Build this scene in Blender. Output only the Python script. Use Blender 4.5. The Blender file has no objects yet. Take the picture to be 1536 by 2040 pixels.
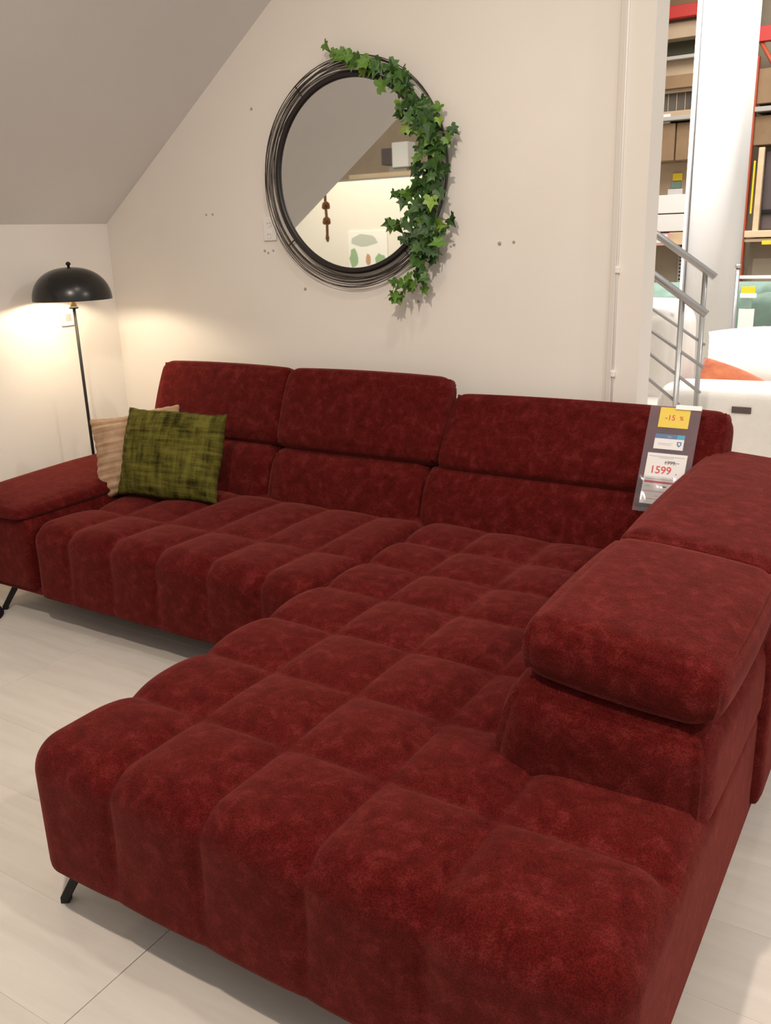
import bpy, bmesh, math, random
from mathutils import Matrix, Vector
random.seed(7)
S = bpy.context.scene
COL = S.collection
R = math.radians

# ------------------------------------------------------------------ camera
def look(yaw, pitch, roll):
    y, p, r = yaw, pitch, roll
    fw = Vector((-math.sin(y)*math.cos(p), math.cos(y)*math.cos(p), -math.sin(p)))
    rt = Vector((math.cos(y), math.sin(y), 0)); up = rt.cross(fw)
    r2 = math.cos(r)*rt + math.sin(r)*up; u2 = -math.sin(r)*rt + math.cos(r)*up
    return Matrix((( r2.x, u2.x, -fw.x, 0), (r2.y, u2.y, -fw.y, 0), (r2.z, u2.z, -fw.z, 1.5), (0, 0, 0, 1)))
cd = bpy.data.cameras.new('camera'); cam = bpy.data.objects.new('camera', cd); COL.objects.link(cam)
cd.sensor_fit = 'VERTICAL'; cd.sensor_height = 36; cd.lens = 1760.3*36/2040; cd.clip_start = .02
cam.matrix_world = look(0.566877, 0.300912, -0.033447)
S.camera = cam

# ------------------------------------------------------------------ world, lights, exposure
w = bpy.data.worlds.new('store_ambience'); S.world = w; w.use_nodes = True
bg = w.node_tree.nodes['Background']; bg.inputs[0].default_value = (1.0, .935, .87, 1); bg.inputs[1].default_value = .60
vs = S.view_settings
vs.view_transform = 'Standard'; vs.look = 'None'; vs.exposure = 0.25; vs.gamma = 1.0; vs.use_curve_mapping = False

def lamp(kind, name, loc, power, color, target=None, size=.1, spot=None, blend=.5, size_y=None):
    l = bpy.data.lights.new(name, kind); l.energy = power; l.color = color
    o = bpy.data.objects.new(name, l); COL.objects.link(o); o.location = loc
    if kind == 'AREA':
        l.size = size
        if size_y: l.shape = 'RECTANGLE'; l.size_y = size_y
    else: l.shadow_soft_size = size
    if spot: l.spot_size = R(spot); l.spot_blend = blend
    if target is not None:
        o.rotation_euler = (Vector(target)-Vector(loc)).to_track_quat('-Z', 'Y').to_euler()
    return o
WARM = (1.0, .87, .73)
lamp('SPOT', 'track_spot_key', (-.9, .30, 3.2), 185, WARM, (-1.5, 1.9, .4), .05, 115, .9)
lamp('SPOT', 'track_spot_wall', (-1.0, 1.9, 3.5), 34, WARM, (-2.0, 3.1, 1.2), .10, 120, 1.0)
lamp('SPOT', 'track_spot_side', (1.7, 1.3, 3.3), 150, (1.0, .93, .86), (-.2, 1.7, .5), .06, 70, .8)
lamp('SPOT', 'track_spot_aisle', (.55, .5, 3.2), 60, (1.0, .86, .72), (.15, 1.25, 0), .03, 30, .25)
lamp('AREA', 'added_hall_fill', (-1.3, 6.6, 4.0), 190, (1.0, .96, .90), (-1.3, 6.4, 0), 2.6, size_y=3.0)  # unseen area lamp added to brighten the hall background
lamp('SPOT', 'added_wall_end_fill', (2.3, 2.9, 3.3), 110, (1.0, .93, .86), (-.8, 3.0, 1.0), .06, 60, .8)  # extra lamp added to lift the wall end and the sofa's right side
lamp('SPOT', 'added_column_spot', (-2.3, 4.9, 3.7), 340, (1.0, .97, .93), (-1.42, 6.5, 1.6), .05, 60, .6)  # invented spot, put in to push the column to bright white
lamp('SPOT', 'added_white_sofa_spot', (.4, 5.6, 3.7), 120, (1.0, .95, .88), (-.9, 5.0, .6), .05, 70, .6)  # unseen spot added so the white sofa burns out
lamp('SPOT', 'added_opposite_wall_spot', (-5.6, -.9, 3.4), 260, (1.0, .88, .66), (-5.9, -2.5, 1.0), .06, 100, .9)  # added lamp, out of view, brightening the wall reflected in the mirror

# ------------------------------------------------------------------ materials
def mat(name, col, rough=.6, metal=0, spec=.5, sheen=0, emit=None, estr=0, trans=0, alpha=1):
    m = bpy.data.materials.new(name); m.use_nodes = True
    b = m.node_tree.nodes['Principled BSDF']
    b.inputs['Base Color'].default_value = (*col, 1); b.inputs['Roughness'].default_value = rough
    b.inputs['Metallic'].default_value = metal; b.inputs['Specular IOR Level'].default_value = spec
    if sheen: b.inputs['Sheen Weight'].default_value = sheen; b.inputs['Sheen Roughness'].default_value = .4
    if emit: b.inputs['Emission Color'].default_value = (*emit, 1); b.inputs['Emission Strength'].default_value = estr
    if trans: b.inputs['Transmission Weight'].default_value = trans
    if alpha < 1: b.inputs['Alpha'].default_value = alpha
    return m
def nodes(m): return m.node_tree.nodes, m.node_tree.links, m.node_tree.nodes['Principled BSDF']
def noise_col(m, stops, scale, detail=5, rough=.6, stretch=(1, 1, 1), bump=None, dist=0.0, coord='Object'):
    N, L, b = nodes(m)
    tc = N.new('ShaderNodeTexCoord'); mp = N.new('ShaderNodeMapping'); mp.inputs['Scale'].default_value = stretch
    nz = N.new('ShaderNodeTexNoise'); nz.inputs['Scale'].default_value = scale; nz.inputs['Detail'].default_value = detail
    nz.inputs['Roughness'].default_value = rough; nz.inputs['Distortion'].default_value = dist
    cr = N.new('ShaderNodeValToRGB'); e = cr.color_ramp.elements
    while len(e) < len(stops): e.new(.5)
    for k, (p, c) in enumerate(stops): e[k].position = p; e[k].color = (*c, 1)
    L.new(tc.outputs[coord], mp.inputs[0]); L.new(mp.outputs[0], nz.inputs['Vector'])
    L.new(nz.outputs['Fac'], cr.inputs[0]); L.new(cr.outputs[0], b.inputs['Base Color'])
    if bump:
        bs, bst, bdist = bump
        n2 = N.new('ShaderNodeTexNoise'); n2.inputs['Scale'].default_value = bs; n2.inputs['Detail'].default_value = 3
        bp = N.new('ShaderNodeBump'); bp.inputs['Strength'].default_value = bst; bp.inputs['Distance'].default_value = bdist
        L.new(mp.outputs[0], n2.inputs['Vector']); L.new(n2.outputs['Fac'], bp.inputs['Height']); L.new(bp.outputs[0], b.inputs['Normal'])
    return mp, nz, cr

WALL = mat('white_wall_paint', (.78, .73, .67), .75, spec=.25)
noise_col(WALL, [(.3, (.76, .71, .645)), (.7, (.80, .75, .69))], 1.3, 3, bump=(160, .06, .002))
CEIL = mat('grey_white_ceiling_paint', (.60, .58, .56), .85, spec=.2)
noise_col(CEIL, [(.3, (.76, .735, .71)), (.7, (.80, .775, .75))], 1.5, 3, bump=(140, .12, .002))
DUCT = mat('duct_paint', (.66, .61, .55), .6)
TRIM = mat('white_trim', (.80, .77, .73), .5)
RED = mat('wine_red_chenille', (.2, .02, .02), .95, spec=.06, sheen=.17)
def make_red():
    N, L, b = nodes(RED)
    b.inputs['Sheen Tint'].default_value = (1, .27, .22, 1); b.inputs['Sheen Roughness'].default_value = .5
    tc = N.new('ShaderNodeTexCoord')
    n1 = N.new('ShaderNodeTexNoise'); n1.inputs['Scale'].default_value = 24; n1.inputs['Detail'].default_value = 7; n1.inputs['Roughness'].default_value = .68; n1.inputs['Distortion'].default_value = .4
    cr = N.new('ShaderNodeValToRGB'); e = cr.color_ramp.elements
    e[0].position = .34; e[0].color = (.056, .0027, .0022, 1); e[1].position = .72; e[1].color = (.135, .0155, .0145, 1)
    m2 = e.new(.52); m2.color = (.083, .0056, .0047, 1)
    L.new(tc.outputs['Object'], n1.inputs['Vector']); L.new(n1.outputs['Fac'], cr.inputs[0])
    # fine woven speckle
    v = N.new('ShaderNodeTexVoronoi'); v.inputs['Scale'].default_value = 300
    L.new(tc.outputs['Object'], v.inputs['Vector'])
    mr = N.new('ShaderNodeMapRange'); mr.inputs['From Min'].default_value = 0; mr.inputs['From Max'].default_value = .7
    mr.inputs['To Min'].default_value = 1.38; mr.inputs['To Max'].default_value = .62
    L.new(v.outputs['Distance'], mr.inputs['Value'])
    mx = N.new('ShaderNodeVectorMath'); mx.operation = 'SCALE'
    L.new(cr.outputs[0], mx.inputs[0]); L.new(mr.outputs[0], mx.inputs['Scale']); L.new(mx.outputs[0], b.inputs['Base Color'])
    bp = N.new('ShaderNodeBump'); bp.inputs['Strength'].default_value = .35; bp.inputs['Distance'].default_value = .002; bp.invert = True
    L.new(v.outputs['Distance'], bp.inputs['Height'])
    n3 = N.new('ShaderNodeTexNoise'); n3.inputs['Scale'].default_value = 22; n3.inputs['Detail'].default_value = 4
    L.new(tc.outputs['Object'], n3.inputs['Vector'])
    b2 = N.new('ShaderNodeBump'); b2.inputs['Strength'].default_value = .25; b2.inputs['Distance'].default_value = .008
    L.new(n3.outputs['Fac'], b2.inputs['Height']); L.new(bp.outputs[0], b2.inputs['Normal']); L.new(b2.outputs[0], b.inputs['Normal'])
make_red()
BLACK = mat('black_metal', (.010, .009, .008), .55, spec=.3)
SHADE = mat('black_lacquer', (.010, .009, .008), .28, spec=.5)
SHADE_IN = mat('shade_white_inside', (.75, .62, .42), .5)
DARKRING = mat('mirror_black_rim', (.012, .008, .008), .4)
WIRE = mat('brown_black_wire', (.075, .062, .055), .45, metal=.5)
GLASS = mat('mirror_glass', (.86, .88, .86), .015, metal=1)
BULB = mat('warm_bulb', (1, .9, .7), .3, emit=(1, .78, .48), estr=12)
BRASS = mat('brass_socket', (.55, .42, .22), .35, metal=.8)
STEEL = mat('brushed_steel', (.50, .50, .50), .33, metal=.85)
WHITEFAB = mat('white_boucle', (.83, .80, .76), .9, spec=.15, sheen=.2); noise_col(WHITEFAB, [(.3, (.80, .77, .73)), (.7, (.86, .84, .80))], 9, 3, bump=(120, .3, .004))
COLUMN = mat('white_column_paint', (.86, .86, .86), .55)
ORANGE = mat('burnt_orange_velvet', (.46, .10, .02), .85, sheen=.4); noise_col(ORANGE, [(.35, (.36, .065, .012)), (.65, (.54, .15, .05))], 7, 4)
GREENFAB = mat('sage_green_fabric', (.20, .30, .25), .85, sheen=.2); noise_col(GREENFAB, [(.35, (.17, .26, .22)), (.65, (.24, .35, .29))], 5, 4)
KRAFT = mat('brown_carton', (.34, .22, .12), .85); noise_col(KRAFT, [(.3, (.20, .125, .065)), (.7, (.28, .18, .10))], 3, 4)
BEIGE = mat('beige_panel', (.55, .42, .29), .8); noise_col(BEIGE, [(.3, (.40, .295, .195)), (.7, (.48, .365, .25))], 2, 3)
TAUPE = mat('taupe_panel', (.36, .30, .22), .85); noise_col(TAUPE, [(.3, (.34, .285, .21)), (.7, (.39, .33, .245))], 2, 3)
WOODL = mat('pale_birch', (.70, .52, .34), .6); noise_col(WOODL, [(.3, (.64, .47, .30)), (.7, (.74, .57, .38))], 3, 4, stretch=(1, 6, 6))
REDPAINT = mat('red_rack_paint', (.45, .02, .015), .5)
RUST = mat('orange_red_upright', (.40, .075, .03), .6)
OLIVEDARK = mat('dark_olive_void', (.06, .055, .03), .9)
GRILL = mat('dark_grille', (.10, .085, .07), .8)
GREY = mat('grey_ledge', (.38, .36, .33), .7)
DARKSCREEN = mat('dark_violet_panel', (.10, .075, .075), .5)
PAPER = mat('white_paper', (.85, .83, .80), .7)
YELLOW = mat('yellow_print', (.85, .62, .02), .6)
REDINK = mat('red_ink', (.62, .03, .04), .6)
PALERED = mat('pale_red_ink', (.75, .38, .36), .6)
BLACKINK = mat('black_ink', (.05, .05, .06), .6)
GREYINK = mat('grey_ink', (.55, .53, .52), .7)
BLUEINK = mat('blue_gradient_ink', (.05, .16, .32), .6)
CYANINK = mat('cyan_ink', (.02, .36, .55), .6)
HOLE = mat('dark_plug_hole', (.36, .32, .285), .9)
PLASTIC = mat('clear_vinyl', (.45, .40, .44), .12, spec=.5, alpha=.075)
FILM = bpy.data.materials.new('glossy_pocket_film'); FILM.use_nodes = True
def make_film():
    N, L = FILM.node_tree.nodes, FILM.node_tree.links; N.clear()
    out = N.new('ShaderNodeOutputMaterial'); mx = N.new('ShaderNodeMixShader'); tr_ = N.new('ShaderNodeBsdfTransparent'); gl = N.new('ShaderNodeBsdfGlossy')
    gl.inputs['Roughness'].default_value = .12; tr_.inputs['Color'].default_value = (.95, .94, .95, 1)
    fr = N.new('ShaderNodeFresnel'); fr.inputs['IOR'].default_value = 1.5
    L.new(fr.outputs[0], mx.inputs[0]); L.new(tr_.outputs[0], mx.inputs[1]); L.new(gl.outputs[0], mx.inputs[2]); L.new(mx.outputs[0], out.inputs[0])
make_film()
OUTLET = mat('outlet_plastic', (.80, .77, .74), .35)
ROPE = mat('brown_rope', (.30, .13, .04), .9); noise_col(ROPE, [(.3, (.22, .085, .02)), (.7, (.38, .18, .06))], 60, 3, bump=(150, .6, .004))
POUF = mat('dark_aubergine_fabric', (.014, .007, .012), .7, spec=.15)
STEM = mat('ivy_stem', (.10, .11, .03), .7)
LEAFM = []
for k, (c1, c2) in enumerate([((.020, .055, .012), (.040, .10, .020)), ((.035, .09, .014), (.065, .15, .025)), ((.07, .16, .018), (.12, .24, .03)), ((.14, .25, .02), (.22, .34, .05))]):
    m = mat('ivy_leaf_green_%d' % k, c1, .45, spec=.4); noise_col(m, [(.3, c1), (.7, c2)], 25, 3); LEAFM.append(m)
FLOORW = []
for k, tint in enumerate([(1, 1, 1), (.985, .985, .985), (1.01, 1.005, 1.0)]):
    m = mat('limed_oak_%d' % k, (.6, .52, .44), .42, spec=.35)
    c = lambda a: tuple(min(1, a[i]*tint[i]) for i in range(3))
    mp, nz, cr = noise_col(m, [(.2, c((.51, .455, .395))), (.5, c((.57, .515, .455))), (.8, c((.62, .57, .51)))], 2.2, 7, .6, (1.0, 9, 1), bump=(30, .05, .002), dist=.6)
    N, L, b = nodes(m)
    oi = N.new('ShaderNodeObjectInfo'); va = N.new('ShaderNodeVectorMath'); va.operation = 'SCALE'; va.inputs[0].default_value = (13, 29, 0)
    L.new(oi.outputs['Random'], va.inputs['Scale']); L.new(va.outputs[0], mp.inputs['Location'])
    FLOORW.append(m)
SUBFLOOR = mat('floor_joint_brown', (.26, .22, .18), .9)  # plain dark brown of the slab, seen through the plank gaps
HALLFLOOR = mat('hall_floor', (.50, .45, .39), .5)
noise_col(HALLFLOOR, [(.3, (.45, .39, .33)), (.7, (.57, .51, .44))], 2.2, 6, stretch=(1.2, 13, 1))

def plush(name, dark, light, su, sv, amt):
    m = mat(name, light, .95, spec=.08, sheen=0)
    N, L, b = nodes(m)
    uv = N.new('ShaderNodeTexCoord')
    out = []
    for sc in ((su, sv*.18), (su*.18, sv)):
        mp = N.new('ShaderNodeMapping'); mp.inputs['Scale'].default_value = (sc[0], sc[1], 1)
        nz = N.new('ShaderNodeTexNoise'); nz.inputs['Scale'].default_value = 1; nz.inputs['Detail'].default_value = 4; nz.inputs['Roughness'].default_value = .6
        L.new(uv.outputs['UV'], mp.inputs[0]); L.new(mp.outputs[0], nz.inputs['Vector']); out.append(nz)
    ad = N.new('ShaderNodeMath'); ad.operation = 'ADD'; L.new(out[0].outputs['Fac'], ad.inputs[0]); L.new(out[1].outputs['Fac'], ad.inputs[1])
    hf = N.new('ShaderNodeMath'); hf.operation = 'MULTIPLY'; hf.inputs[1].default_value = .5; L.new(ad.outputs[0], hf.inputs[0])
    cr = N.new('ShaderNodeValToRGB'); e = cr.color_ramp.elements
    e[0].position = .38; e[0].color = (*dark, 1); e[1].position = .60; e[1].color = (*light, 1)
    L.new(hf.outputs[0], cr.inputs[0]); L.new(cr.outputs[0], b.inputs['Base Color'])
    bp = N.new('ShaderNodeBump'); bp.inputs['Strength'].default_value = amt; bp.inputs['Distance'].default_value = .01
    L.new(hf.outputs[0], bp.inputs['Height']); L.new(bp.outputs[0], b.inputs['Normal'])
    return m
OLIVE = plush('olive_green_plush', (.022, .019, .003), (.125, .110, .020), 17, 17, .8)
SAND = plush('sand_beige_plush', (.27, .155, .085), (.46, .31, .20), 5, 26, .7)

# ------------------------------------------------------------------ mesh helpers
def link(o, parent=None):
    COL.objects.link(o)
    if parent: o.parent = parent
    return o
def mesh(name, V, F, m, parent=None, smooth=False, uvs=None):
    me = bpy.data.meshes.new(name); me.from_pydata([tuple(v) for v in V], [], F); me.update()
    if m is not None: me.materials.append(m)
    if smooth:
        me.polygons.foreach_set('use_smooth', [True]*len(me.polygons))
    if uvs:
        ul = me.uv_layers.new()
        for p in me.polygons:
            for li in p.loop_indices: ul.data[li].uv = uvs[me.loops[li].vertex_index]
    return link(bpy.data.objects.new(name, me), parent)
def tag(o, label=None, cat=None, group=None, kind=None):
    if label: o['label'] = label
    if cat: o['category'] = cat
    if group: o['group'] = group
    if kind: o['kind'] = kind
    return o
def empty(name, loc, label, cat, group=None):
    o = bpy.data.objects.new(name, None); o.location = loc; o.empty_display_size = .1; COL.objects.link(o)
    return tag(o, label, cat, group)
class MB:
    def __init__(s): s.V = []; s.F = []
    def add(s, V, F):
        n = len(s.V); s.V += [tuple(v) for v in V]; s.F += [tuple(i+n for i in f) for f in F]; return s
    def box(s, lo, hi):
        x0, y0, z0 = lo; x1, y1, z1 = hi
        return s.add([(x0,y0,z0),(x1,y0,z0),(x1,y1,z0),(x0,y1,z0),(x0,y0,z1),(x1,y0,z1),(x1,y1,z1),(x0,y1,z1)],
              [(0,3,2,1),(4,5,6,7),(0,1,5,4),(1,2,6,5),(2,3,7,6),(3,0,4,7)])
    def tube(s, pts, r, n=10, closed=False):
        P = [Vector(p) for p in pts]; k = len(P); V = []; F = []
        rr = r if isinstance(r, (list, tuple)) else [r]*k
        prev = None
        for i, p in enumerate(P):
            if closed: t = (P[(i+1) % k]-P[i-1]).normalized()
            else: t = (P[min(i+1, k-1)]-P[max(i-1, 0)]).normalized()
            a = prev - t*prev.dot(t) if prev is not None else t.orthogonal()
            if a.length < 1e-6: a = t.orthogonal()
            a.normalize(); prev = a; b = t.cross(a)
            V += [p + (a*math.cos(2*math.pi*j/n)+b*math.sin(2*math.pi*j/n))*rr[i] for j in range(n)]
        for i in range(k if closed else k-1):
            i2 = (i+1) % k
            for j in range(n):
                j2 = (j+1) % n; F.append((i*n+j, i*n+j2, i2*n+j2, i2*n+j))
        if not closed:
            F.append(tuple(range(n-1, -1, -1))); F.append(tuple((k-1)*n+j for j in range(n)))
        return s.add(V, F)
    def lathe(s, prof, c=(0,0,0), n=40, cap=True):
        V = []; F = []; k = len(prof)
        for r, z in prof:
            V += [(c[0]+r*math.cos(2*math.pi*j/n), c[1]+r*math.sin(2*math.pi*j/n), c[2]+z) for j in range(n)]
        for i in range(k-1):
            for j in range(n):
                j2 = (j+1) % n; F.append((i*n+j, i*n+j2, (i+1)*n+j2, (i+1)*n+j))
        if cap: F.append(tuple(range(n-1, -1, -1))); F.append(tuple((k-1)*n+j for j in range(n)))
        return s.add(V, F)
    def build(s, name, m, parent=None, smooth=False, bevel=0):
        o = mesh(name, s.V, s.F, m, parent, smooth)
        if bevel:
            b = o.modifiers.new('bevel', 'BEVEL'); b.width = bevel; b.segments = 2; b.limit_method = 'ANGLE'
        return o
def box(name, lo, hi, m, parent=None, bevel=0): return MB().box(lo, hi).build(name, m, parent, bevel=bevel)

def soft_box(name, lo, hi, m, parent=None, r=.04, step=.02, puff=.0, disp=None, warp=None):
    """rounded upholstered block; disp(p, n) pushes along the normal, warp(p) reshapes afterwards"""
    lo = Vector(lo); hi = Vector(hi); c = (lo+hi)/2; h = (hi-lo)/2
    n = [max(4, int(round((hi[i]-lo[i])/step))) for i in range(3)]
    idx = {}; V = []; F = []
    def vid(i, j, k):
        key = (i, j, k)
        if key in idx: return idx[key]
        q = Vector((lo[0]+(hi[0]-lo[0])*i/n[0], lo[1]+(hi[1]-lo[1])*j/n[1], lo[2]+(hi[2]-lo[2])*k/n[2]))
        rr = min(r, *h)
        inn = Vector([min(max(q[a], lo[a]+rr), hi[a]-rr) for a in range(3)])
        d = q-inn
        nn = d.normalized() if d.length > 1e-9 else Vector((0, 0, 1))
        p = inn + nn*rr
        if puff:
            u = (q-c); u = Vector([u[a]/h[a] for a in range(3)])
            f = 1
            for a in range(3):
                f *= max(0.0, 1-u[a]**2)**.6 + (1 if abs(abs(u[a])-1) < 1e-6 else 0)
            p += nn*puff*f
        if disp: p = p + nn*disp(q, nn)
        if warp: p = warp(p)
        idx[key] = len(V); V.append(p); return idx[key]
    for a in range(3):
        b, d = (a+1) % 3, (a+2) % 3
        for side in (0, n[a]):
            for i in range(n[b]):
                for j in range(n[d]):
                    q = []
                    for (ii, jj) in ((i, j), (i+1, j), (i+1, j+1), (i, j+1)):
                        k = [0, 0, 0]; k[a] = side; k[b] = ii; k[d] = jj; q.append(vid(*k))
                    F.append(tuple(q) if side else tuple(reversed(q)))
    return mesh(name, V, F, m, parent, True)

def pillow(name, wd, ht, th, m, parent=None, n=40, rib=0, seed=1):
    """stuffed square cushion; rib = height of horizontal plush ribs"""
    V = []; F = []; U = []; rj = random.Random(seed)
    ph = [rj.uniform(0, 6.28) for _ in range(8)]
    def wob(t, k): return .004*math.sin(2.2*t+ph[k]) + .0012*math.sin(15*t+ph[k+1])
    for s in (1, -1):
        for j in range(n+1):
            for i in range(n+1):
                u = -1+2*i/n; v = -1+2*j/n
                k = max(0, 1-abs(u)**2.4)*max(0, 1-abs(v)**2.4)
                x = u*wd/2*(1-.05*(1-v*v)*abs(u)**3) + wob(v*2, 0)*u**3
                y = v*ht/2*(1-.05*(1-u*u)*abs(v)**3) + wob(u*2, 3)*v**3
                t = th/2*k**.40
                if rib: t += rib*math.sin(v*30+.8*math.sin(3*u+ph[6]))*min(1, k*5); x += u*abs(u)**5*rib*.35*math.sin(v*30)
                V.append((x, -s*t, y+ht/2)); U.append(((u+1)/2, (v+1)/2))
    a = (n+1)**2
    for j in range(n):
        for i in range(n):
            q = (j*(n+1)+i, j*(n+1)+i+1, (j+1)*(n+1)+i+1, (j+1)*(n+1)+i)
            F.append(q); F.append(tuple(a+t for t in reversed(q)))
    o = mesh(name, V, F, m, parent, True, U)
    bm = bmesh.new(); bm.from_mesh(o.data); bmesh.ops.remove_doubles(bm, verts=bm.verts, dist=1e-5); bm.to_mesh(o.data); bm.free()
    return o

W = 3.30      # face of the back wall
LX = -3.742   # face of the left wall
# ------------------------------------------------------------------ the setting
fl = MB().box((-9, -4, -.06), (4, 3.5, -.004)).build('floor', SUBFLOOR); tag(fl, kind='structure')
plank_mesh = {}
xs = [-1.335 + 1.385*k for k in range(-4, 4)]
yrow = 0; y = -1.35
while y < 3.40:
    for i in range(len(xs)-1):
        ln = xs[i+1]-xs[i]-.0022
        key = (i + yrow*2) % 3
        if key not in plank_mesh:
            mb = MB().box((0, 0, -.004), (ln, .2392, 0)); me_o = mb.build('floor_plank', FLOORW[key], fl, bevel=.0006)
            plank_mesh[key] = me_o.data; o = me_o
        else:
            o = link(bpy.data.objects.new('floor_plank', plank_mesh[key]), fl)
            b = o.modifiers.new('bevel', 'BEVEL'); b.width = .0006; b.segments = 1
        o.location = (xs[i]+.0011, y, 0)
    y += .2395; yrow += 1
hf = MB().box((-9, 3.5, -.06), (6, 11, 0)).build('floor_hall', HALLFLOOR); tag(hf, kind='structure')

wb = MB().box((LX-.15, W, 0), (-.962, W+.15, 3.9)).build('wall_back', WALL); tag(wb, kind='structure')
wl = MB().box((LX-.15, 1.93, 0), (LX, W, 1.75)).build('wall_left', WALL); tag(wl, kind='structure')
# sloping soffit under a stair: rises from the left wall to the right
SL = .734; z0 = 1.616
def cz(x): return z0 + SL*(x+3.738)
cl = MB(); xa, xb, ya, yb, th = LX-.15, -1.30, 1.60, W, .22
cl.add([(xa,ya,cz(xa)),(xb,ya,cz(xb)),(xb,yb,cz(xb)),(xa,yb,cz(xa)),(xa,ya,cz(xa)+th),(xb,ya,cz(xb)+th),(xb,yb,cz(xb)+th),(xa,yb,cz(xa)+th)],
       [(0,3,2,1),(4,5,6,7),(0,1,5,4),(1,2,6,5),(2,3,7,6),(3,0,4,7)])
ce = cl.build('ceiling', CEIL); tag(ce, kind='structure')
# vertical cable duct beside the wall end
tr = MB().box((-1.082, W-.012, 0), (-1.060, W, 3.9)).build('trim_1', DUCT, bevel=.003); tag(tr, kind='structure')
MB().tube([(-1.057, W-.004, 0), (-1.057, W-.004, 3.9)], .004, 8).build('cable', TRIM, tr, True)
for z in (1.36, .98): MB().box((-1.063, W-.014, z-.012), (-1.047, W, z+.012)).build('cable_clip', TRIM, tr, bevel=.003)
for (x, z, r) in ((-1.73,1.464,.006),(-1.745,1.458,.004),(-1.53,1.464,.008),(-1.47,1.468,.006),(-2.49,1.29,.007),(-2.71,1.46,.006),(-2.69,1.45,.005),(-2.66,1.46,.005),(-2.73,2.06,.006),(-3.05,1.63,.005),(-3.01,1.63,.005),(-1.90,1.24,.006)):
    V = []; k = 10
    V = [(x+r*math.cos(2*math.pi*j/k), W-.0015, z+r*math.sin(2*math.pi*j/k)) for j in range(k)] + [(x+r*.5*math.cos(2*math.pi*j/k), W-.0035, z+r*.5*math.sin(2*math.pi*j/k)) for j in range(k)]
    V += [(x+r*math.cos(2*math.pi*j/k), W+.004, z+r*math.sin(2*math.pi*j/k)) for j in range(k)]
    F = [(j, (j+1) % k, k+(j+1) % k, k+j) for j in range(k)] + [tuple(k+j for j in range(k))] + [(2*k+j, 2*k+(j+1) % k, (j+1) % k, j) for j in range(k)]
    mesh('wall_plug', V, F, HOLE, wb)

def outlet(loc, rot, label):
    e = empty('wall_outlet', loc, label, 'outlet'); e.rotation_euler = (0, 0, rot)
    MB().box((-.036, -.010, -.052), (.036, 0, .052)).build('cover_plate', OUTLET, e, bevel=.004)
    for dz in (-.024, .024):
        s = MB()
        s.V = []; k = 18
        a = [(.017*math.cos(2*math.pi*j/k), -.0125, dz+.017*math.sin(2*math.pi*j/k)) for j in range(k)]
        b = [(.019*math.cos(2*math.pi*j/k), -.009, dz+.019*math.sin(2*math.pi*j/k)) for j in range(k)]
        s.add(a+b, [tuple(range(k))]+[(j, k+j, k+(j+1) % k, (j+1) % k) for j in range(k)])
        so = s.build('socket', OUTLET, e)
        for dx in (-.007, .007): MB().box((dx-.002, -.0132, dz-.003), (dx+.002, -.0122, dz+.003)).build('socket_hole', HOLE, so)
    return e
outlet((-2.668, W, 1.555), 0, 'white double wall outlet beside the round mirror')
e = empty('wall_outlet', (LX, 2.975, 1.17), 'small white wall socket under the black lamp shade', 'outlet'); e.rotation_euler = (0, 0, R(90))
MB().box((-.040, -.012, -.040), (.040, 0, .040)).build('cover_plate', OUTLET, e, bevel=.004)
MB().box((-.018, -.0135, -.018), (.018, -.011, .018)).build('socket', GREY, e, bevel=.004)

# ------------------------------------------------------------------ the sofa
sofa = empty('sectional_sofa', (-1.9, 2.2, 0), 'large wine red chenille corner sofa with quilted seats and chaise', 'sofa')
def sp(o):   # parent to the sofa keeping world place
    o.parent = sofa; o.matrix_parent_inverse = Matrix.Translation(-Vector(sofa.location)); return o
def bump_fn(seams):
    def g(t):
        # distance to nearest seam, in half cells
        best = 1.0
        for i, s in enumerate(seams):
            wl_ = seams[i]-seams[i-1] if i else seams[1]-seams[0]
            wr_ = seams[i+1]-seams[i] if i+1 < len(seams) else seams[-1]-seams[-2]
            d = (s-t)/(wl_/2) if t < s else (t-s)/(wr_/2)
            best = min(best, d)
        return max(0, 1-(1-best)**2.1)**.52
    return g
gx_ch = bump_fn([-1.365, -1.112, -.856, -.60]); gy_ch = bump_fn([1.31, 1.575, 1.845, 2.11, 2.36, 2.60, 2.85])
gx_so = bump_fn([-3.05, -2.815, -2.575, -2.335, -2.09, -1.845, -1.60]); gy_so = bump_fn([2.40, 2.86])
A = .033
def q_ch(p, n):
    top = max(0, n.z); a = gx_ch(p.x); b = gy_ch(p.y)
    if n.x > .7: a = 1
    if p.x > -.60: a = min(1, (p.x+.60)/.10); a = math.sqrt(1-(1-a)**2)
    sd = a if abs(n.y) > abs(n.x) else (b if n.x < 0 else 1)
    t = min(1, max(0, (n.z-.25)/.5)); t = t*t*(3-2*t)
    return A*((a*b)*t + (1-t)*(.42+.58*sd) - 1)*min(1, max(.25, (p.z-.13)/.16))
def q_so(p, n):
    top = max(0, n.z); a = gx_so(p.x); b = gy_so(p.y)
    t = min(1, max(0, (n.z-.25)/.5)); t = t*t*(3-2*t)
    return A*((a*b)*t + (1-t)*(.38+.62*a) - 1)*min(1, max(.25, (p.z-.13)/.16))
def flat_foot(p): return Vector((p.x, p.y, max(p.z, .142)))
def dip_after(p): return flat_foot(Vector((p.x, p.y, p.z-max(0, p.y-2.112)*.5)))
def dip_before(p): return flat_foot(Vector((p.x, p.y, p.z-max(0, 2.108-p.y)*.5)))
sp(soft_box('chaise_cushion', (-1.640, 1.008, .072), (-.258, 2.20, .466), RED, None, .085, .0115, disp=q_ch, warp=dip_after))
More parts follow.
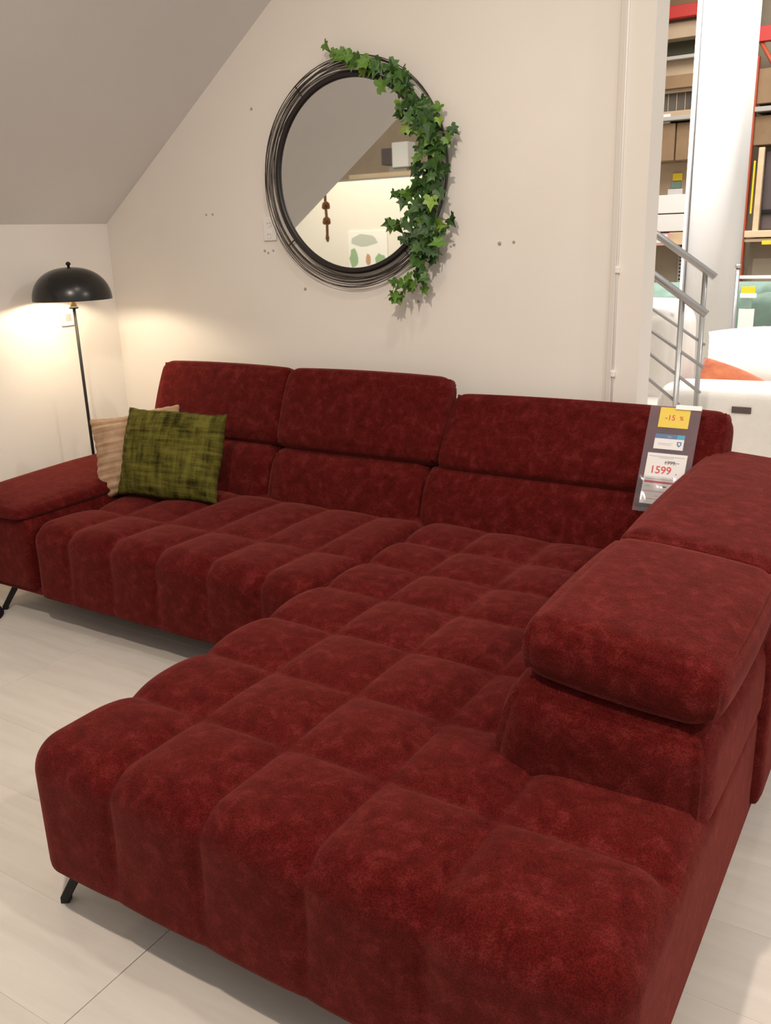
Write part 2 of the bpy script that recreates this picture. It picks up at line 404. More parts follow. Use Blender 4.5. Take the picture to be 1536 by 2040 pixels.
sp(soft_box('corner_cushion', (-1.612, 2.03, .072), (-.262, 3.10, .462), RED, None, .06, .0130, disp=q_ch, warp=dip_before))
sp(soft_box('seat_cushion', (-3.052, 2.075, .072), (-1.590, 3.10, .455), RED, None, .085, .0115, disp=q_so, warp=flat_foot))
sp(soft_box('base_panel', (-1.606, 1.040, .125), (-.258, 3.20, .168), RED, None, .014, .03))
sp(soft_box('base_panel', (-3.395, 2.105, .125), (-1.60, 3.20, .165), RED, None, .014, .03))

def back_warp(front, rear, zb, zt, sh, axis, drop=0):
    def f(p):
        u = (p[axis]-front)/(rear-front); u = min(1, max(0, u))
        t = (p.z-zb)/(zt-zb)
        p = p.copy(); p[axis] += (1-u)*sh*t; p.z -= drop*u*max(0, t); return p
    return f
for k, (x0, x1) in enumerate(((-3.235, -2.452), (-2.450, -1.682), (-1.680, -.60))):
    sp(soft_box('back_cushion', (x0, 2.855, .365), (x1, 3.22, .628), RED, None, .06, .018, puff=.016, warp=back_warp(2.855, 3.22, .40, .648, .09, 1)))
sp(soft_box('back_cushion', (-.725, 1.478, .355), (-.268, 2.90, .640), RED, None, .075, .014, puff=.016, warp=back_warp(-.725, -.268, .40, .640, .055, 0, .03)))
# upright headrests: slab from its lower front edge to its upper front edge
def headrest(x0, x1, yb, zb, yt, zt, th, r=.045, puff=.012):
    L = math.hypot(yt-yb, zt-zb); ang = math.atan2(yt-yb, zt-zb)
    def wp(p):
        # taper a touch toward the top, then lean back
        t = p.z/L; cx = (x0+x1)/2
        x = cx+(p.x-cx)*(1-.015*t)
        y = p.y + .018*math.sin(math.pi*min(1, max(0, t)))*(-1)*.0
        return Vector((x, yb + p.y*math.cos(ang)+p.z*math.sin(ang), zb - p.y*math.sin(ang)+p.z*math.cos(ang)))
    return sp(soft_box('headrest', (x0, 0, 0), (x1, th, L), RED, None, r, .016, puff=puff, warp=wp))
headrest(-3.225, -2.432, 2.958, .652, 3.085, .972, .125)
headrest(-2.445, -1.640, 2.940, .652, 3.070, .975, .125)
headrest(-1.640, -.580, 2.935, .646, 3.110, .912, .135)
# flat-folded headrests along the chaise
def flat_head(y0, y1):
    cx, czz, ang = -.437, .692, R(5.0)
    def wp(p):
        dx, dz = p.x-cx, p.z-czz
        return Vector((cx+dx*math.cos(ang)+dz*math.sin(ang), p.y, czz-dx*math.sin(ang)+dz*math.cos(ang)))
    return sp(soft_box('headrest', (-.648, y0, .628), (-.256, y1, .757), RED, None, .052, .014, puff=.014, warp=wp))
flat_head(1.495, 2.098); flat_head(2.094, 3.13)
sp(soft_box('back_frame', (-3.36, 3.06, .15), (-.262, 3.265, .60), RED, None, .03, .04))
sp(soft_box('back_frame', (-.34, 2.00, .15), (-.235, 3.26, .575), RED, None, .025, .03))
# armrest
arm = sp(soft_box('armrest', (-3.40, 2.085, .150), (-3.046, 3.20, .462), RED, None, .03, .03, puff=.006))
def arm_warp(p):
    t = (p.x+3.445)/.40
    f = 1-min(1, max(0, (p.y-2.065)/.6))
    return Vector((p.x, p.y, p.z + .010 - .030*t*max(0, min(1, (p.z-.445)/.06)) - .016*f*max(0, (p.z-.46)/.08)))
pad = soft_box('arm_pad', (-3.445, 2.065, .445), (-3.050, 2.98, .538), RED, None, .046, .018, puff=.012, warp=arm_warp)
pad.parent = arm
# splayed black metal legs
def leg(top, foot):
    t = Vector(top); f = Vector(foot); ax = (f-t).normalized()
    a = Vector((ax.y, -ax.x, 0)).normalized(); b = ax.cross(a)
    V = []
    for c, w_, d_ in ((t, .020, .012), (f+Vector((0, 0, .012)), .013, .011), (f, .013, .012)):
        for (s1, s2) in ((1, 1), (-1, 1), (-1, -1), (1, -1)): V.append(c+a*w_*s1+b*d_*s2)
    for i in range(8, 12): V[i].z = 0
    F = [(3, 2, 1, 0)] + [(l*4+j, l*4+(j+1) % 4, (l+1)*4+(j+1) % 4, (l+1)*4+j) for l in range(2) for j in range(4)] + [(8, 9, 10, 11)]
    o = sp(mesh('leg', V, F, BLACK)); b_ = o.modifiers.new('bevel', 'BEVEL'); b_.width = .002
    pl = MB().box((t.x-.05, t.y-.03, t.z-.004), (t.x+.05, t.y+.03, t.z+.004)).build('mounting_plate', BLACK); pl.parent = o
leg((-1.565, 1.095, .130), (-1.622, 1.060, 0)); leg((-.33, 1.12, .130), (-.285, 1.08, 0))
leg((-3.285, 2.175, .130), (-3.342, 2.128, 0)); leg((-3.30, 3.12, .130), (-3.35, 3.16, 0)); leg((-.36, 3.12, .130), (-.31, 3.16, 0)); leg((-1.75, 2.2, .130), (-1.78, 2.17, 0))

# ------------------------------------------------------------------ scatter cushions
gp = empty('throw_pillow', (-2.765, 2.585, .448), 'square olive green plush pillow leaning on the sofa', 'pillow')
gp.rotation_euler = (R(-22), R(3), R(17))
pillow('cover', .475, .395, .15, OLIVE, gp, 60, .0012)
bp_ = empty('throw_pillow', (-2.918, 2.605, .462), 'sand beige ribbed plush pillow tucked behind the green pillow', 'pillow')
bp_.rotation_euler = (R(-24), R(-9), R(30))
pillow('cover', .41, .365, .11, SAND, bp_, 64, .0035, 5)

# ------------------------------------------------------------------ floor lamp
lx, ly = -3.505, 2.835
la = empty('floor_lamp', (lx, ly, 0), 'slim black floor lamp with a glowing dome shade', 'lamp')
MB().lathe([(.0, 0), (.135, 0), (.14, .006), (.135, .016), (.02, .022), (.0, .022)], n=36, cap=False).build('base', BLACK, la, True)
MB().tube([(0, 0, .018), (0, 0, 1.232)], .0072, 12).build('pole', BLACK, la, True)
pr = [(.180*math.cos(a)**.88, 1.268+.148*math.sin(a)**.95) for a in [math.pi/2*k/16 for k in range(17)]]
pi = [(max(0, r-.004), z-.004) for r, z in pr]; pi[0] = (.176, 1.268)
MB().lathe(pr, n=56, cap=False).build('lamp_shade', SHADE, la, True)
MB().lathe(pi[::-1], n=56, cap=False).build('shade_lining', SHADE_IN, la, True)
MB().lathe([(.0, 1.415), (.006, 1.416), (.006, 1.424), (.011, 1.427), (.011, 1.434), (.005, 1.440), (0, 1.441)], n=16, cap=False).build('finial', BLACK, la, True)
MB().lathe([(0, 1.228), (.021, 1.228), (.021, 1.236), (.014, 1.238), (0, 1.238)], n=20, cap=False).build('collar', BLACK, la, True)
MB().lathe([(0, 1.238), (.0145, 1.238), (.0145, 1.288), (0, 1.288)], n=20, cap=False).build('socket', BRASS, la, True)
MB().tube([(0, 0, 1.33), (0, 0, 1.416)], .004, 8).build('shade_rod', BRASS, la, True)
MB().lathe([(0, 1.286), (.012, 1.288), (.022, 1.305), (.026, 1.322), (.020, 1.340), (.008, 1.348), (0, 1.349)], n=20, cap=False).build('bulb', BULB, la, True)
pl_ = bpy.data.lights.new('lamp_bulb_light', 'POINT'); pl_.energy = 75; pl_.color = (1, .86, .64); pl_.shadow_soft_size = .028
plo = link(bpy.data.objects.new('lamp_bulb_light', pl_), la); plo.location = (0, -.0, 1.322); 

# ------------------------------------------------------------------ mirror
mc = Vector((-2.197, W-.028, 1.752))
mi = empty('round_mirror', mc, 'round wall mirror framed by loose loops of dark wire', 'mirror')
k = 96; rg = .372
V = [(rg*math.cos(2*math.pi*j/k), 0, rg*math.sin(2*math.pi*j/k)) for j in range(k)]
V += [(x, .010, z) for x, _, z in V]
mesh('mirror_glass', V, [tuple(range(k))[::1]] + [tuple(range(2*k-1, k-1, -1))] + [(j, k+j, k+(j+1) % k, (j+1) % k) for j in range(k)], GLASS, mi)
ring = [(.384*math.cos(2*math.pi*j/k), 0, .384*math.sin(2*math.pi*j/k)) for j in range(k)]
MB().tube(ring, .0135, 12, True).build('inner_rim', DARKRING, mi, True)
rw = random.Random(4)
for i in range(12):
    r_ = rw.uniform(.406, .442); ox, oz = rw.uniform(-.016, .016), rw.uniform(-.016, .016)
    if i == 0: r_, ox, oz = .452, 0, 0
    if i == 1: r_, ox, oz = .448, .005, .004
    tl, ph, dep = rw.uniform(0, .010), rw.uniform(0, 6.28), rw.uniform(-.012, .006)
    el, ep = rw.uniform(0, .012), rw.uniform(0, 6.28)
    pts = []
    for j in range(80):
        a = 2*math.pi*j/80; rr = r_ + el*math.cos(2*a+ep)
        pts.append((ox+rr*math.cos(a), dep+tl*math.cos(a+ph), oz+rr*math.sin(a)))
    MB().tube(pts, .0019, 6, True).build('wire_loop', WIRE, mi, True)
for a in (.6, 2.2, 3.8, 5.4):
    MB().tube([(.38*math.cos(a), .006, .38*math.sin(a)), (.452*math.cos(a), .004, .452*math.sin(a))], .003, 6).build('wire_spoke', WIRE, mi, True)
for a in (1.2, 1.95): MB().box((.38*math.cos(a)-.012, .008, .38*math.sin(a)-.012), (.38*math.cos(a)+.012, .030, .38*math.sin(a)+.012)).build('hanger', DARKRING, mi)

# ------------------------------------------------------------------ ivy
iv = empty('ivy_garland', (-1.85, W-.075, 1.75), 'trailing green ivy garland draped over the right side of the mirror', 'plant')
path = [(-2.276,2.234),(-2.20,2.187),(-2.082,2.151),(-1.967,2.099),(-1.89,2.014),(-1.83,1.95),(-1.80,1.87),(-1.80,1.78),(-1.79,1.69),(-1.825,1.60),(-1.825,1.50),(-1.84,1.405),(-1.85,1.33),(-1.84,1.29)]
def rel(p): return (p[0]-iv.location.x, p[1]-iv.location.y, p[2]-iv.location.z)
MB().tube([rel((x, W-.060+.010*math.sin(3*i), z)) for i, (x, z) in enumerate(path)], .003, 6).build('stem', STEM, iv, True)
for side in ([(-1.84,1.66),(-1.90,1.67),(-1.97,1.655)], [(-1.85,1.52),(-1.93,1.55),(-1.997,1.545)], [(-1.85,1.34),(-1.91,1.31),(-1.967,1.255)], [(-1.80,1.58),(-1.76,1.57),(-1.724,1.555)], [(-1.80,1.88),(-1.76,1.885),(-1.716,1.869)], [(-1.84,1.93),(-1.90,1.955),(-1.933,1.95)], [(-1.80,1.75),(-1.775,1.6),(-1.76,1.49),(-1.77,1.40)], [(-1.83,1.7),(-1.86,1.5),(-1.87,1.38),(-1.875,1.30)]):
    MB().tube([rel((x, W-.065, z)) for x, z in side], .002, 5).build('stem', STEM, iv, True)
half = [(0, 0), (.10, -.14), (.34, -.20), (.50, -.02), (.36, .13), (.52, .42), (.24, .44), (.10, .72), (0, 1.0)]
def leaf_mesh(mi_, fold, curl, nm):
    pts = half + [(-x, y_) for x, y_ in half[-2:0:-1]]
    V = [(x, -fold*abs(x)+curl*(y_-.3)**2, -y_) for x, y_ in pts]
    V.append((0, -.02+curl*.0, -.30)); c = len(V)-1; n_ = len(pts)
    mid = [(0, 0, 0)]
    F = [(i, (i+1) % n_, c) for i in range(n_)]
    me = bpy.data.meshes.new(nm); me.from_pydata(V, [], F); me.materials.append(LEAFM[mi_]); me.update(); return me
LM = [[leaf_mesh(k_, f_, c_, 'leaf') for f_, c_ in ((.15, -.25), (.3, .2), (-.12, -.35))] for k_ in range(4)]
clusters = [(-2.276,2.234,3,1),(-2.241,2.201,4,2),(-2.2,2.187,5,3),(-2.152,2.174,8,5),(-2.082,2.151,11,8),(-2.024,2.127,11,8),(-1.967,2.099,12,8),(-1.923,2.062,12,7),(-1.89,2.014,14,8),(-1.858,1.976,16,9),(-1.818,1.942,20,10),(-1.815,1.9,28,13),(-1.789,1.868,24,11),(-1.816,1.819,20,8),(-1.79,1.781,22,9),(-1.782,1.734,20,9),(-1.796,1.689,24,11),(-1.82,1.644,26,11),(-1.832,1.597,30,12),(-1.84,1.55,30,12),(-1.811,1.501,24,10),(-1.824,1.453,20,9),(-1.848,1.405,16,8),(-1.838,1.355,14,7),(-1.869,1.32,12,5),(-1.946,1.306,8,4),(-1.967,1.261,10,5),(-1.832,1.286,3,1),(-1.971,1.655,4,2),(-1.997,1.545,6,3),(-1.948,1.64,5,2),(-1.933,1.95,5,2),(-1.724,1.555,5,2),(-1.716,1.869,5,2),(-1.754,1.499,6,3)]
rl = random.Random(11)
for (x, z, s, n_) in clusters:
    for q in range(n_):
        dx, dz = rl.gauss(0, s*.0024*.62), rl.gauss(0, s*.0021*.55)
        lime = rl.random()
        low = z < 1.33 or z > 2.15
        ki = 2 if low and lime < .6 else (0 if lime < .42 else 1 if lime < .80 else 2 if lime < .95 else 3)
        o = link(bpy.data.objects.new('leaf', LM[ki][rl.randrange(3)]), iv)
        dep = rl.uniform(.045, .115) if n_ > 3 else rl.uniform(.045, .07)
        o.location = rel((x+dx, W-dep, z+dz+.018))
        sc = rl.uniform(.040, .066) if n_ > 2 else rl.uniform(.036, .052)
        o.scale = (sc*rl.uniform(.85, 1.1), sc, sc)
        o.rotation_euler = (R(rl.gauss(-22, 22)), R(rl.gauss(0, 45)), R(rl.gauss(10, 32)))

# ------------------------------------------------------------------ price pouch on the sofa
def text_mesh(body, size, name, m, parent, loc):
    c = bpy.data.curves.new(name, 'FONT'); c.body = body; c.size = size; c.align_x = 'LEFT'; c.extrude = .0002; c.offset = size*.012
    o = bpy.data.objects.new(name, c); COL.objects.link(o)
    bpy.context.view_layer.update()
    me = bpy.data.meshes.new_from_object(o.evaluated_get(bpy.context.evaluated_depsgraph_get()))
    bpy.data.objects.remove(o); me.materials.clear(); me.materials.append(m)
    q = link(bpy.data.objects.new(name, me), parent); q.location = loc
    q.rotation_euler = (R(90), 0, 0); return q
tgp = empty('price_tag_pouch', (-.748, 2.872, .588), 'clear vinyl price tag pouch hanging over a red headrest', 'price tag')
tgp.rotation_euler = (R(-26.5), 0, R(0))   # local: x right, z up the slope, -y outwards
PW, PH = .165, .372
MB().box((-.085, -.003, 0), (.085, -.0015, PH)).build('front_film', PLASTIC, tgp)
MB().box((-.085, .0015, 0), (.085, .003, PH)).build('rear_film', PLASTIC, tgp)
MB().box((.000, -.006, PH-.012), (.085, .004, PH+.004)).build('white_clip', PAPER, tgp, bevel=.001)
card = MB().box((-.066, -.0008, .028), (.066, .0008, .205)).build('price_card', PAPER, tgp)
text_mesh('1599', .036, 'price_text', REDINK, card, (-.050, -.0012, .135)); text_mesh('.', .03, 'price_text', REDINK, card, (.036, -.0012, .135))
text_mesh('1999.', .018, 'old_price_text', BLACKINK, card, (-.006, -.0012, .168))
def stripe(x0, x1, z0_, z1, m, par=card, nm='printed_line'): return MB().box((x0, -.0014, z0_), (x1, -.0006, z1)).build(nm, m, par)
stripe(-.006, .044, .1735, .1750, BLACKINK, nm='strike_line')
stripe(-.060, .058, .193, .1955, GREYINK); stripe(-.024, .022, .1885, .1905, GREYINK)
stripe(-.060, .056, .114, .1155, GREYINK); stripe(-.062, .058, .101, .108, REDINK, nm='red_bar')
stripe(-.002, .014, .088, .0925, BLACKINK); stripe(.030, .054, .089, .091, GREYINK); stripe(-.056, -.040, .088, .0905, GREYINK)
stripe(-.060, .024, .0705, .0735, PALERED); stripe(.032, .050, .060, .0715, REDINK, nm='red_mark'); stripe(-.020, -.006, .055, .0575, GREYINK)
stripe(-.060, .054, .044, .0468, PALERED)
info = MB().box((-.052, -.0008, .220), (.046, .0008, .272)).build('info_card', PAPER, tgp)
stripe(-.052, .022, .257, .272, BLUEINK, info, 'blue_band'); stripe(.022, .046, .257, .272, CYANINK, info, 'cyan_band')
stripe(-.010, .002, .262, .2655, GREYINK, info, 'band_mark'); stripe(-.038, .010, .240, .2415, GREYINK, info); stripe(-.038, .006, .235, .2365, GREYINK, info)
sv = [(.024, .249), (.039, .249), (.039, .238), (.0315, .230), (.024, .238)]; si = [(.028, .246), (.035, .246), (.035, .2395), (.0315, .2355), (.028, .2395)]
mesh('shield_emblem', [(x, -.0013, z) for x, z in sv]+[(x, -.0013, z) for x, z in si], [(i, (i+1) % 5, 5+(i+1) % 5, 5+i) for i in range(5)], BLUEINK, info)
yel = MB().box((-.050, -.0008, .296), (.050, .0008, .366)).build('yellow_card', YELLOW, tgp)
text_mesh('-15', .026, 'discount_text', REDINK, yel, (-.030, -.0012, .322)); text_mesh('%', .020, 'discount_text', REDINK, yel, (.018, -.0012, .324))
V = []; F = []; nu, nv = 40, 16
for j in range(nv+1):
    for i in range(nu+1):
        u, v = i/nu, j/nv
        x = -.078+.152*u; z = .018+.106*v
        V.append((x, -.006-.004*math.sin(math.pi*u)*math.sin(math.pi*v)-.0022*math.sin(17*u+2.2*v)*(1-.5*v)-.0012*math.sin(9*v+4*u), z))
for j in range(nv):
    for i in range(nu): F.append((j*(nu+1)+i, j*(nu+1)+i+1, (j+1)*(nu+1)+i+1, (j+1)*(nu+1)+i))
mesh('pocket_film', V, F, FILM, tgp, True)
for x in (-.030, .040):
    MB().tube([(x+.006*math.cos(2*math.pi*j/16), -.004, .013+.006*math.sin(2*math.pi*j/16)) for j in range(16)], .0014, 6, True).build('snap_button', PLASTIC, tgp, True)

# ------------------------------------------------------------------ dark side table just entering the frame
po = empty('side_table', (-3.385, 1.988, 0), 'small round dark side table at the sofa armrest corner', 'table')
MB().lathe([(0, .60), (.132, .60), (.140, .606), (.140, .618), (.132, .625), (0, .625)], n=48, cap=False).build('table_top', POUF, po, True)
MB().tube([(0, 0, .01), (0, 0, .605)], .012, 12).build('column', POUF, po, True)
MB().lathe([(0, 0), (.130, 0), (.132, .006), (.127, .018), (0, .022)], n=48, cap=False).build('base', POUF, po, True)

# ------------------------------------------------------------------ stair railings behind the wall
def railing(y, name, label, tubes, bars, posts):
    e = empty(name, (posts[0][0], y, 0), label, 'railing')
    rl_ = lambda x, z: (x-posts[0][0], 0, z)
    for (x0, z0_, x1, z1) in tubes: MB().tube([rl_(x0, z0_), rl_(x1, z1)], .017, 14).build('handrail', STEEL, e, True)
    for (x0, z0_, x1, z1) in bars: MB().tube([rl_(x0, z0_), rl_(x1, z1)], .007, 10).build('rail_bar', STEEL, e, True)
    for (x, z) in posts:
        p_ = MB().tube([rl_(x, 0), rl_(x, z)], .012, 12).build('post', STEEL, e, True)
        q = MB().lathe([(0, 0), (.045, 0), (.045, .006), (0, .006)], rl_(x, 0), 20, False).build('post_foot', STEEL, p_)
railing(3.9, 'stair_railing', 'steel stair railing passing just behind the white wall end',
        [(-2.00, 1.955, -.862, 1.150)], [(-2.0, 1.66, -.858, .930), (-2.0, 1.62, -.864, .821), (-2.0, 1.56, -.95, .765)], [(-.966, 1.215), (-1.9, 1.87)])
railing(4.4, 'stair_railing', 'steel stair railing standing between the wall end and white sofa',
        [(-2.155, 2.12, -.946, 1.276)], [(-2.155, 1.72, -.969, .963)], [(-.992, 1.298), (-2.065, 2.05)])

# ------------------------------------------------------------------ white column
co = empty('round_column', (-1.42, 6.5, 0), 'thick round white column rising behind the stair railings', 'column')
MB().lathe([(0, 0), (.175, 0), (.175, 4.1), (0, 4.1)], n=48, cap=False).build('shaft', COLUMN, co, True)
MB().lathe([(0, 0), (.20, 0), (.20, .10), (.178, .11), (0, .11)], n=48, cap=False).build('column_base', COLUMN, co, True)
MB().box((-.185, -.12, 0), (-.165, .02, 4.1)).build('cable_trunk', COLUMN, co, bevel=.004)
pole = empty('sign_pole', (-1.138, 5.9, 0), 'thin grey pole standing beside the round white column', 'pole')
MB().tube([(0, 0, 0), (0, 0, 1.26)], .012, 10).build('tube', STEEL, pole, True); MB().lathe([(0, 1.255), (.018, 1.255), (.018, 1.275), (0, 1.275)], n=14, cap=False).build('cap', STEEL, pole, True)
MB().lathe([(0, 0), (.12, 0), (.12, .012), (0, .012)], n=24, cap=False).build('foot_plate', STEEL, pole)

# ------------------------------------------------------------------ white sofa behind
ws = empty('white_sofa', (-.5, 5.0, 0), 'big white boucle sofa seen from behind with small dark label', 'sofa')
def rel2(e, lo, hi): return tuple(Vector(lo)-e.location), tuple(Vector(hi)-e.location)
def part(nm, lo, hi, m, e, **k):
    a, b = rel2(e, lo, hi); return soft_box(nm, a, b, m, e, **k)
bk = part('backrest', (-1.22, 4.52, .04), (.9, 4.86, .735), WHITEFAB, ws, r=.09, step=.04, puff=.02)
part('seat', (-1.45, 4.80, .06), (.9, 5.65, .44), WHITEFAB, ws, r=.08, step=.05)
part('side_cushion', (-1.68, 4.98, .30), (-1.24, 5.42, 1.10), WHITEFAB, ws, r=.12, step=.03, puff=.02)
part('armrest', (-1.60, 4.75, .05), (-1.26, 5.65, .60), WHITEFAB, ws, r=.08, step=.05)
lb = MB().box((-.045, -.006, -.016), (.045, 0, .016)).build('brand_label', DARKSCREEN, ws, bevel=.002); lb.location = Vector((-.800, 4.507, .645))-ws.location
for sx in (-1.4, .8):
    for sy in (4.7, 5.5): MB().box((sx-.03+.5, sy-.03-5, 0), (sx+.03+.5, sy+.03-5, .07)).build('foot', BLACK, ws)
oc = empty('throw_pillow', (-1.0, 4.98, .50), 'burnt orange velvet pillow lying on the white sofa', 'pillow'); oc.rotation_euler = (R(-58), R(22), R(10))
pillow('cover', .42, .42, .15, ORANGE, oc, 24)
wp_ = empty('throw_pillow', (-.93, 5.55, .58), 'plump white pillow resting on the white sofa seat', 'pillow'); wp_.rotation_euler = (R(-40), R(-4), R(8))
pillow('cover', .55, .42, .20, WHITEFAB, wp_, 24)

# ------------------------------------------------------------------ green sofa farther back
gs = empty('green_sofa', (-1.4, 7.3, 0), 'sage green fabric sofa far behind the white column', 'sofa')
part('backrest', (-2.45, 7.35, .25), (-.2, 7.75, 1.06), GREENFAB, gs, r=.09, step=.06, puff=.02)
part('seat', (-2.45, 6.95, .12), (-.2, 7.5, .50), GREENFAB, gs, r=.08, step=.06)
part('back_cushion', (-1.30, 7.12, .48), (-.5, 7.40, 1.00), GREENFAB, gs, r=.09, step=.05, puff=.03)
part('back_cushion', (-2.35, 7.12, .48), (-1.55, 7.40, 1.00), GREENFAB, gs, r=.09, step=.05, puff=.03)
for sx in (-2.3, -.35):
    for sy in (7.05, 7.6): MB().box((sx-.03+1.4, sy-.03-7.3, 0), (sx+.03+1.4, sy+.03-7.3, .14)).build('foot', BLACK, gs)
# sign stand with yellow card
st = empty('sign_stand', (-1.125, 6.2, 0), 'small price stand with yellow header beside the thin pole', 'sign')
MB().tube([(0, .012, 0), (0, .012, 1.12)], .006, 8).build('rod', STEEL, st, True); MB().lathe([(0, 0), (.08, 0), (.08, .01), (0, .01)], n=20, cap=False).build('foot_plate', STEEL, st)
MB().box((-.040, -.004, 1.085), (.045, .004, 1.125)).build('yellow_header', YELLOW, st); MB().box((-.045, -.006, 1.055), (.055, .002, 1.083)).build('white_card', PAPER, st)
MB().box((-.035, -.004, .99), (.030, .004, 1.05)).build('green_card', GREENFAB, st); MB().box((-.045, -.004, .80), (.050, .004, .985)).build('text_card', PAPER, st)

# ------------------------------------------------------------------ far display wall and racking
ch = MB().box((-6, 3.46, 4.1), (2.5, 9.5, 4.25)).build('ceiling_hall', KRAFT); tag(ch, kind='structure')
fw = MB().box((-6, 9.35, 0), (2.5, 9.5, 4.1)).build('wall_far', TAUPE); tag(fw, kind='structure')
rk = empty('display_rack', (-2.1, 9.1, 0), 'tall beige display rack of boxes beside the white column', 'rack')
def rb(nm, x0, x1, z0_, z1, y0_, y1, m, e=rk, bev=.004): 
    a, b = rel2(e, (x0, y0_, z0_), (x1, y1, z1)); return MB().box(a, b).build(nm, m, e, bevel=bev)
rb('back_panel', -3.0, -1.80, .10, 1.36, 9.20, 9.30, TAUPE); rb('upright', -2.33, -2.28, .1, 1.36, 9.14, 9.20, GREY)
for j in range(12): rb('upright_slot', -2.315, -2.295, .94+.035*j, .955+.035*j, 9.137, 9.141, BLACK)
rb('shelf_box', -2.38, -1.80, 1.36, 1.46, 8.95, 9.28, WOODL); rb('shelf_board', -3.0, -1.80, 1.345, 1.362, 8.90, 9.30, WOODL)
rb('white_drawer', -3.0, -1.80, 1.47, 1.625, 8.95, 9.30, PAPER); rb('white_drawer', -3.0, -1.80, 1.635, 1.80, 8.95, 9.30, PAPER)
rb('lit_panel', -3.0, -1.80, 1.80, 2.10, 9.20, 9.30, BEIGE); rb('carton', -3.0, -2.37, 2.10, 2.42, 8.90, 9.30, KRAFT); rb('carton', -2.36, -1.80, 2.10, 2.42, 8.92, 9.30, KRAFT)
rb('yellow_card', -2.44, -2.35, 1.935, 2.0, 9.186, 9.198, YELLOW, bev=0); rb('green_card', -2.45, -2.36, 1.865, 1.925, 9.186, 9.198, GREENFAB, bev=0); rb('white_card', -2.48, -2.34, 1.80, 1.86, 9.186, 9.198, PAPER, bev=0)
rb('white_ledge', -3.0, -1.80, 2.44, 2.475, 8.85, 9.30, GREY); rb('wrapped_pack', -3.0, -1.80, 2.475, 2.53, 8.95, 9.30, BEIGE)
gr = rb('vent_grille', -2.95, -2.26, 2.54, 2.69, 9.05, 9.30, GRILL); rb('grille_frame', -2.26, -2.22, 2.53, 2.72, 9.0, 9.30, BEIGE); rb('grille_frame', -3.0, -1.8, 2.69, 2.72, 9.0, 9.30, BEIGE)
for j in range(9): rb('grille_bar', -2.95+.077*j, -2.944+.077*j, 2.54, 2.69, 9.04, 9.05, BEIGE, bev=0)
rb('carton', -3.0, -1.80, 2.72, 2.83, 8.95, 9.30, KRAFT); rb('carton', -3.0, -1.8, 2.835, 2.96, 9.05, 9.30, BEIGE); rb('grey_ledge', -3.0, -1.8, 2.96, 2.99, 8.95, 9.30, GREY)
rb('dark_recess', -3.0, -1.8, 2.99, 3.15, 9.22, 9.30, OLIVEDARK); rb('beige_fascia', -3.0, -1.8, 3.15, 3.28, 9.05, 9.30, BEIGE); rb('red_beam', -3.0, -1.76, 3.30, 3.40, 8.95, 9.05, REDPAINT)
rb('top_panel', -3.0, -1.8, 3.40, 3.9, 9.1, 9.30, KRAFT)
for x in (-2.98, -1.84): rb('rack_leg', x, x+.05, 0, 3.9, 9.02, 9.08, GREY)
sg = empty('hanging_sign', (-2.45, 8.85, 1.345), 'white sign with red border on the beige rack shelf', 'sign')
MB().box((-.10, -.01, 0), (.11, 0, .11)).build('sign_board', PALERED, sg, bevel=.003); MB().box((-.085, -.013, .022), (.085, -.010, .098)).build('sign_face', PAPER, sg)
wbx = empty('wall_lamp', (-2.50, 8.99, 2.475), 'small white lamp box mounted above the brown cartons', 'lamp'); MB().box((-.05, -.06, -.09), (.07, .0, .03)).build('housing', PAPER, wbx, bevel=.008)
r2 = empty('storage_rack', (-1.4, 9.1, 0), 'storage rack with red upright and dark panel behind the column', 'rack')
rb('upright', -1.735, -1.690, 0, 2.9, 8.92, 9.0, RUST, r2); rb('upright', -.70, -.655, 0, 2.9, 8.92, 9.0, RUST, r2)
rb('red_beam', -1.73, -.6, 3.01, 3.13, 8.92, 9.0, REDPAINT, r2); MB().tube([(-.30, -.14, 3.02), (-.05, -.14, 2.62)], .018, 8).build('red_brace', RUST, r2, True)
rb('carton', -1.69, -.7, 2.52, 2.80, 8.96, 9.30, KRAFT, r2); rb('carton', -1.69, -.7, 2.18, 2.42, 8.96, 9.30, KRAFT, r2); rb('grey_ledge', -1.69, -.7, 2.45, 2.49, 8.90, 9.30, GREY, r2)
rb('yellow_edge', -1.665, -1.650, 1.60, 2.05, 8.93, 8.96, YELLOW, r2)
rb('panel_frame', -1.635, -1.585, 1.44, 2.16, 8.95, 9.0, WOODL, r2); rb('dark_panel', -1.585, -.75, 1.46, 2.13, 9.05, 9.1, DARKSCREEN, r2); rb('dark_slot', -1.58, -.75, 1.60, 1.635, 9.02, 9.05, BLACK, r2)
rb('shelf_board', -1.69, -.7, 1.395, 1.455, 8.90, 9.30, WOODL, r2); rb('shelf_board', -1.69, -.7, 1.355, 1.385, 8.93, 9.30, WOODL, r2)
rb('yellow_tag', -1.53, -1.45, 1.33, 1.365, 8.88, 8.90, YELLOW, r2); rb('back_panel', -1.69, -.7, .1, 1.35, 9.20, 9.30, TAUPE, r2); rb('cross_rail', -1.735, -.66, 1.03, 1.06, 8.90, 8.94, PAPER, r2)

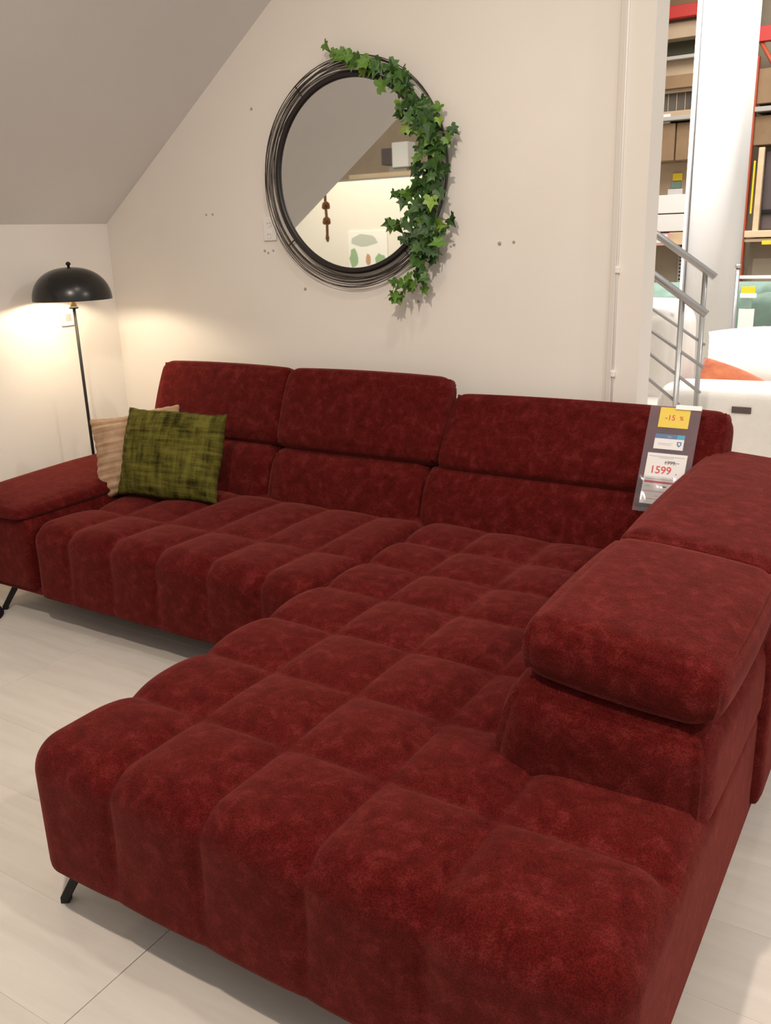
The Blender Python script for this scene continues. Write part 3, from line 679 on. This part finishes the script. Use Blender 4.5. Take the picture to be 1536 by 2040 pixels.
# ------------------------------------------------------------------ what the mirror shows behind the photographer
wo = MB().box((-9, -2.65, 0), (-3.9, -2.50, 2.135)).build('wall_opposite', WALL); tag(wo, kind='structure')
ps = empty('wall_poster', (-5.87, -2.50, .98), 'pale abstract poster with green patches on the opposite wall', 'poster'); ps.rotation_euler = (0, 0, R(180))
MB().box((-.27, -.015, 0), (.27, 0, .60)).build('canvas', PAPER, ps)
G1 = mat('poster_pale_green', (.30, .45, .25), .7); G2 = mat('poster_grey_wash', (.50, .53, .47), .8); G3 = mat('poster_clay', (.55, .30, .18), .8)
def blot(cx, cz_, rx, rz, m, seed):
    r_ = random.Random(seed); n_ = 14
    V = [(cx+rx*math.cos(2*math.pi*i/n_)*r_.uniform(.8, 1.1), -.0165, cz_+rz*math.sin(2*math.pi*i/n_)*r_.uniform(.8, 1.1)) for i in range(n_)]
    mesh('painted_patch', V, [tuple(range(n_))], m, ps)
blot(-.17, .26, .08, .09, G1, 1); blot(.20, .30, .06, .12, G1, 2); blot(.0, .28, .035, .07, G3, 3); blot(.05, .50, .20, .07, G2, 4); blot(.1, .10, .14, .06, G1, 7)
rp = empty('knotted_rope', (-4.668, 0, 1.49), 'brown knotted rope hanging in front of the opposite wall', 'rope')
MB().tube([(0, 0, .02), (.004, 0, .15), (-.004, 0, .3), (.0, 0, .6), (0, 0, 1.9)], .012, 10).build('cord', ROPE, rp, True)
for z in (.165, .29):
    kn = MB()
    kn.tube([(.022*math.cos(a)+.004*math.sin(3*a), .022*math.sin(a), z+.018*math.sin(2*a)) for a in [2*math.pi*j/18 for j in range(18)]], .016, 8, True); kn.build('knot', ROPE, rp, True)
MB().tube([(0, 0, .05), (0, 0, .02), (.003, 0, -.01)], [.012, .018, .008], 10).build('frayed_end', ROPE, rp, True)
bm_ = MB().box((-8.5, -.06, 3.38), (-3.5, .06, 3.5)).build('trim_2', GREY); tag(bm_, kind='structure')
dk = empty('ceiling_duct', (-6.6, -4.0, 2.25), 'long cream service duct above the opposite wall', 'duct'); MB().box((-.45, -.1, 0), (2.2, .1, .06)).build('duct_body', WOODL, dk, bevel=.006)
MB().box((-2.2, -.12, -.02), (2.4, .2, -.0)).build('support_rail', GREY, dk)
wz = MB().box((-12, -5.2, 0), (-2.5, -5.05, 4.2)).build('wall_rear', BEIGE); tag(wz, kind='structure')
ub = empty('heater_unit', (-6.43, -4.0, 2.42), 'dark square heater unit with white side above the duct', 'heater'); MB().box((-.10, -.1, -.02), (.06, .1, .18)).build('dark_front', DARKSCREEN, ub, bevel=.005); MB().box((.06, -.1, -.06), (.30, .1, .24)).build('white_case', PAPER, ub, bevel=.01); MB().box((-.02, -.05, -.11), (.25, .05, -.02)).build('bracket', GREY, ub)
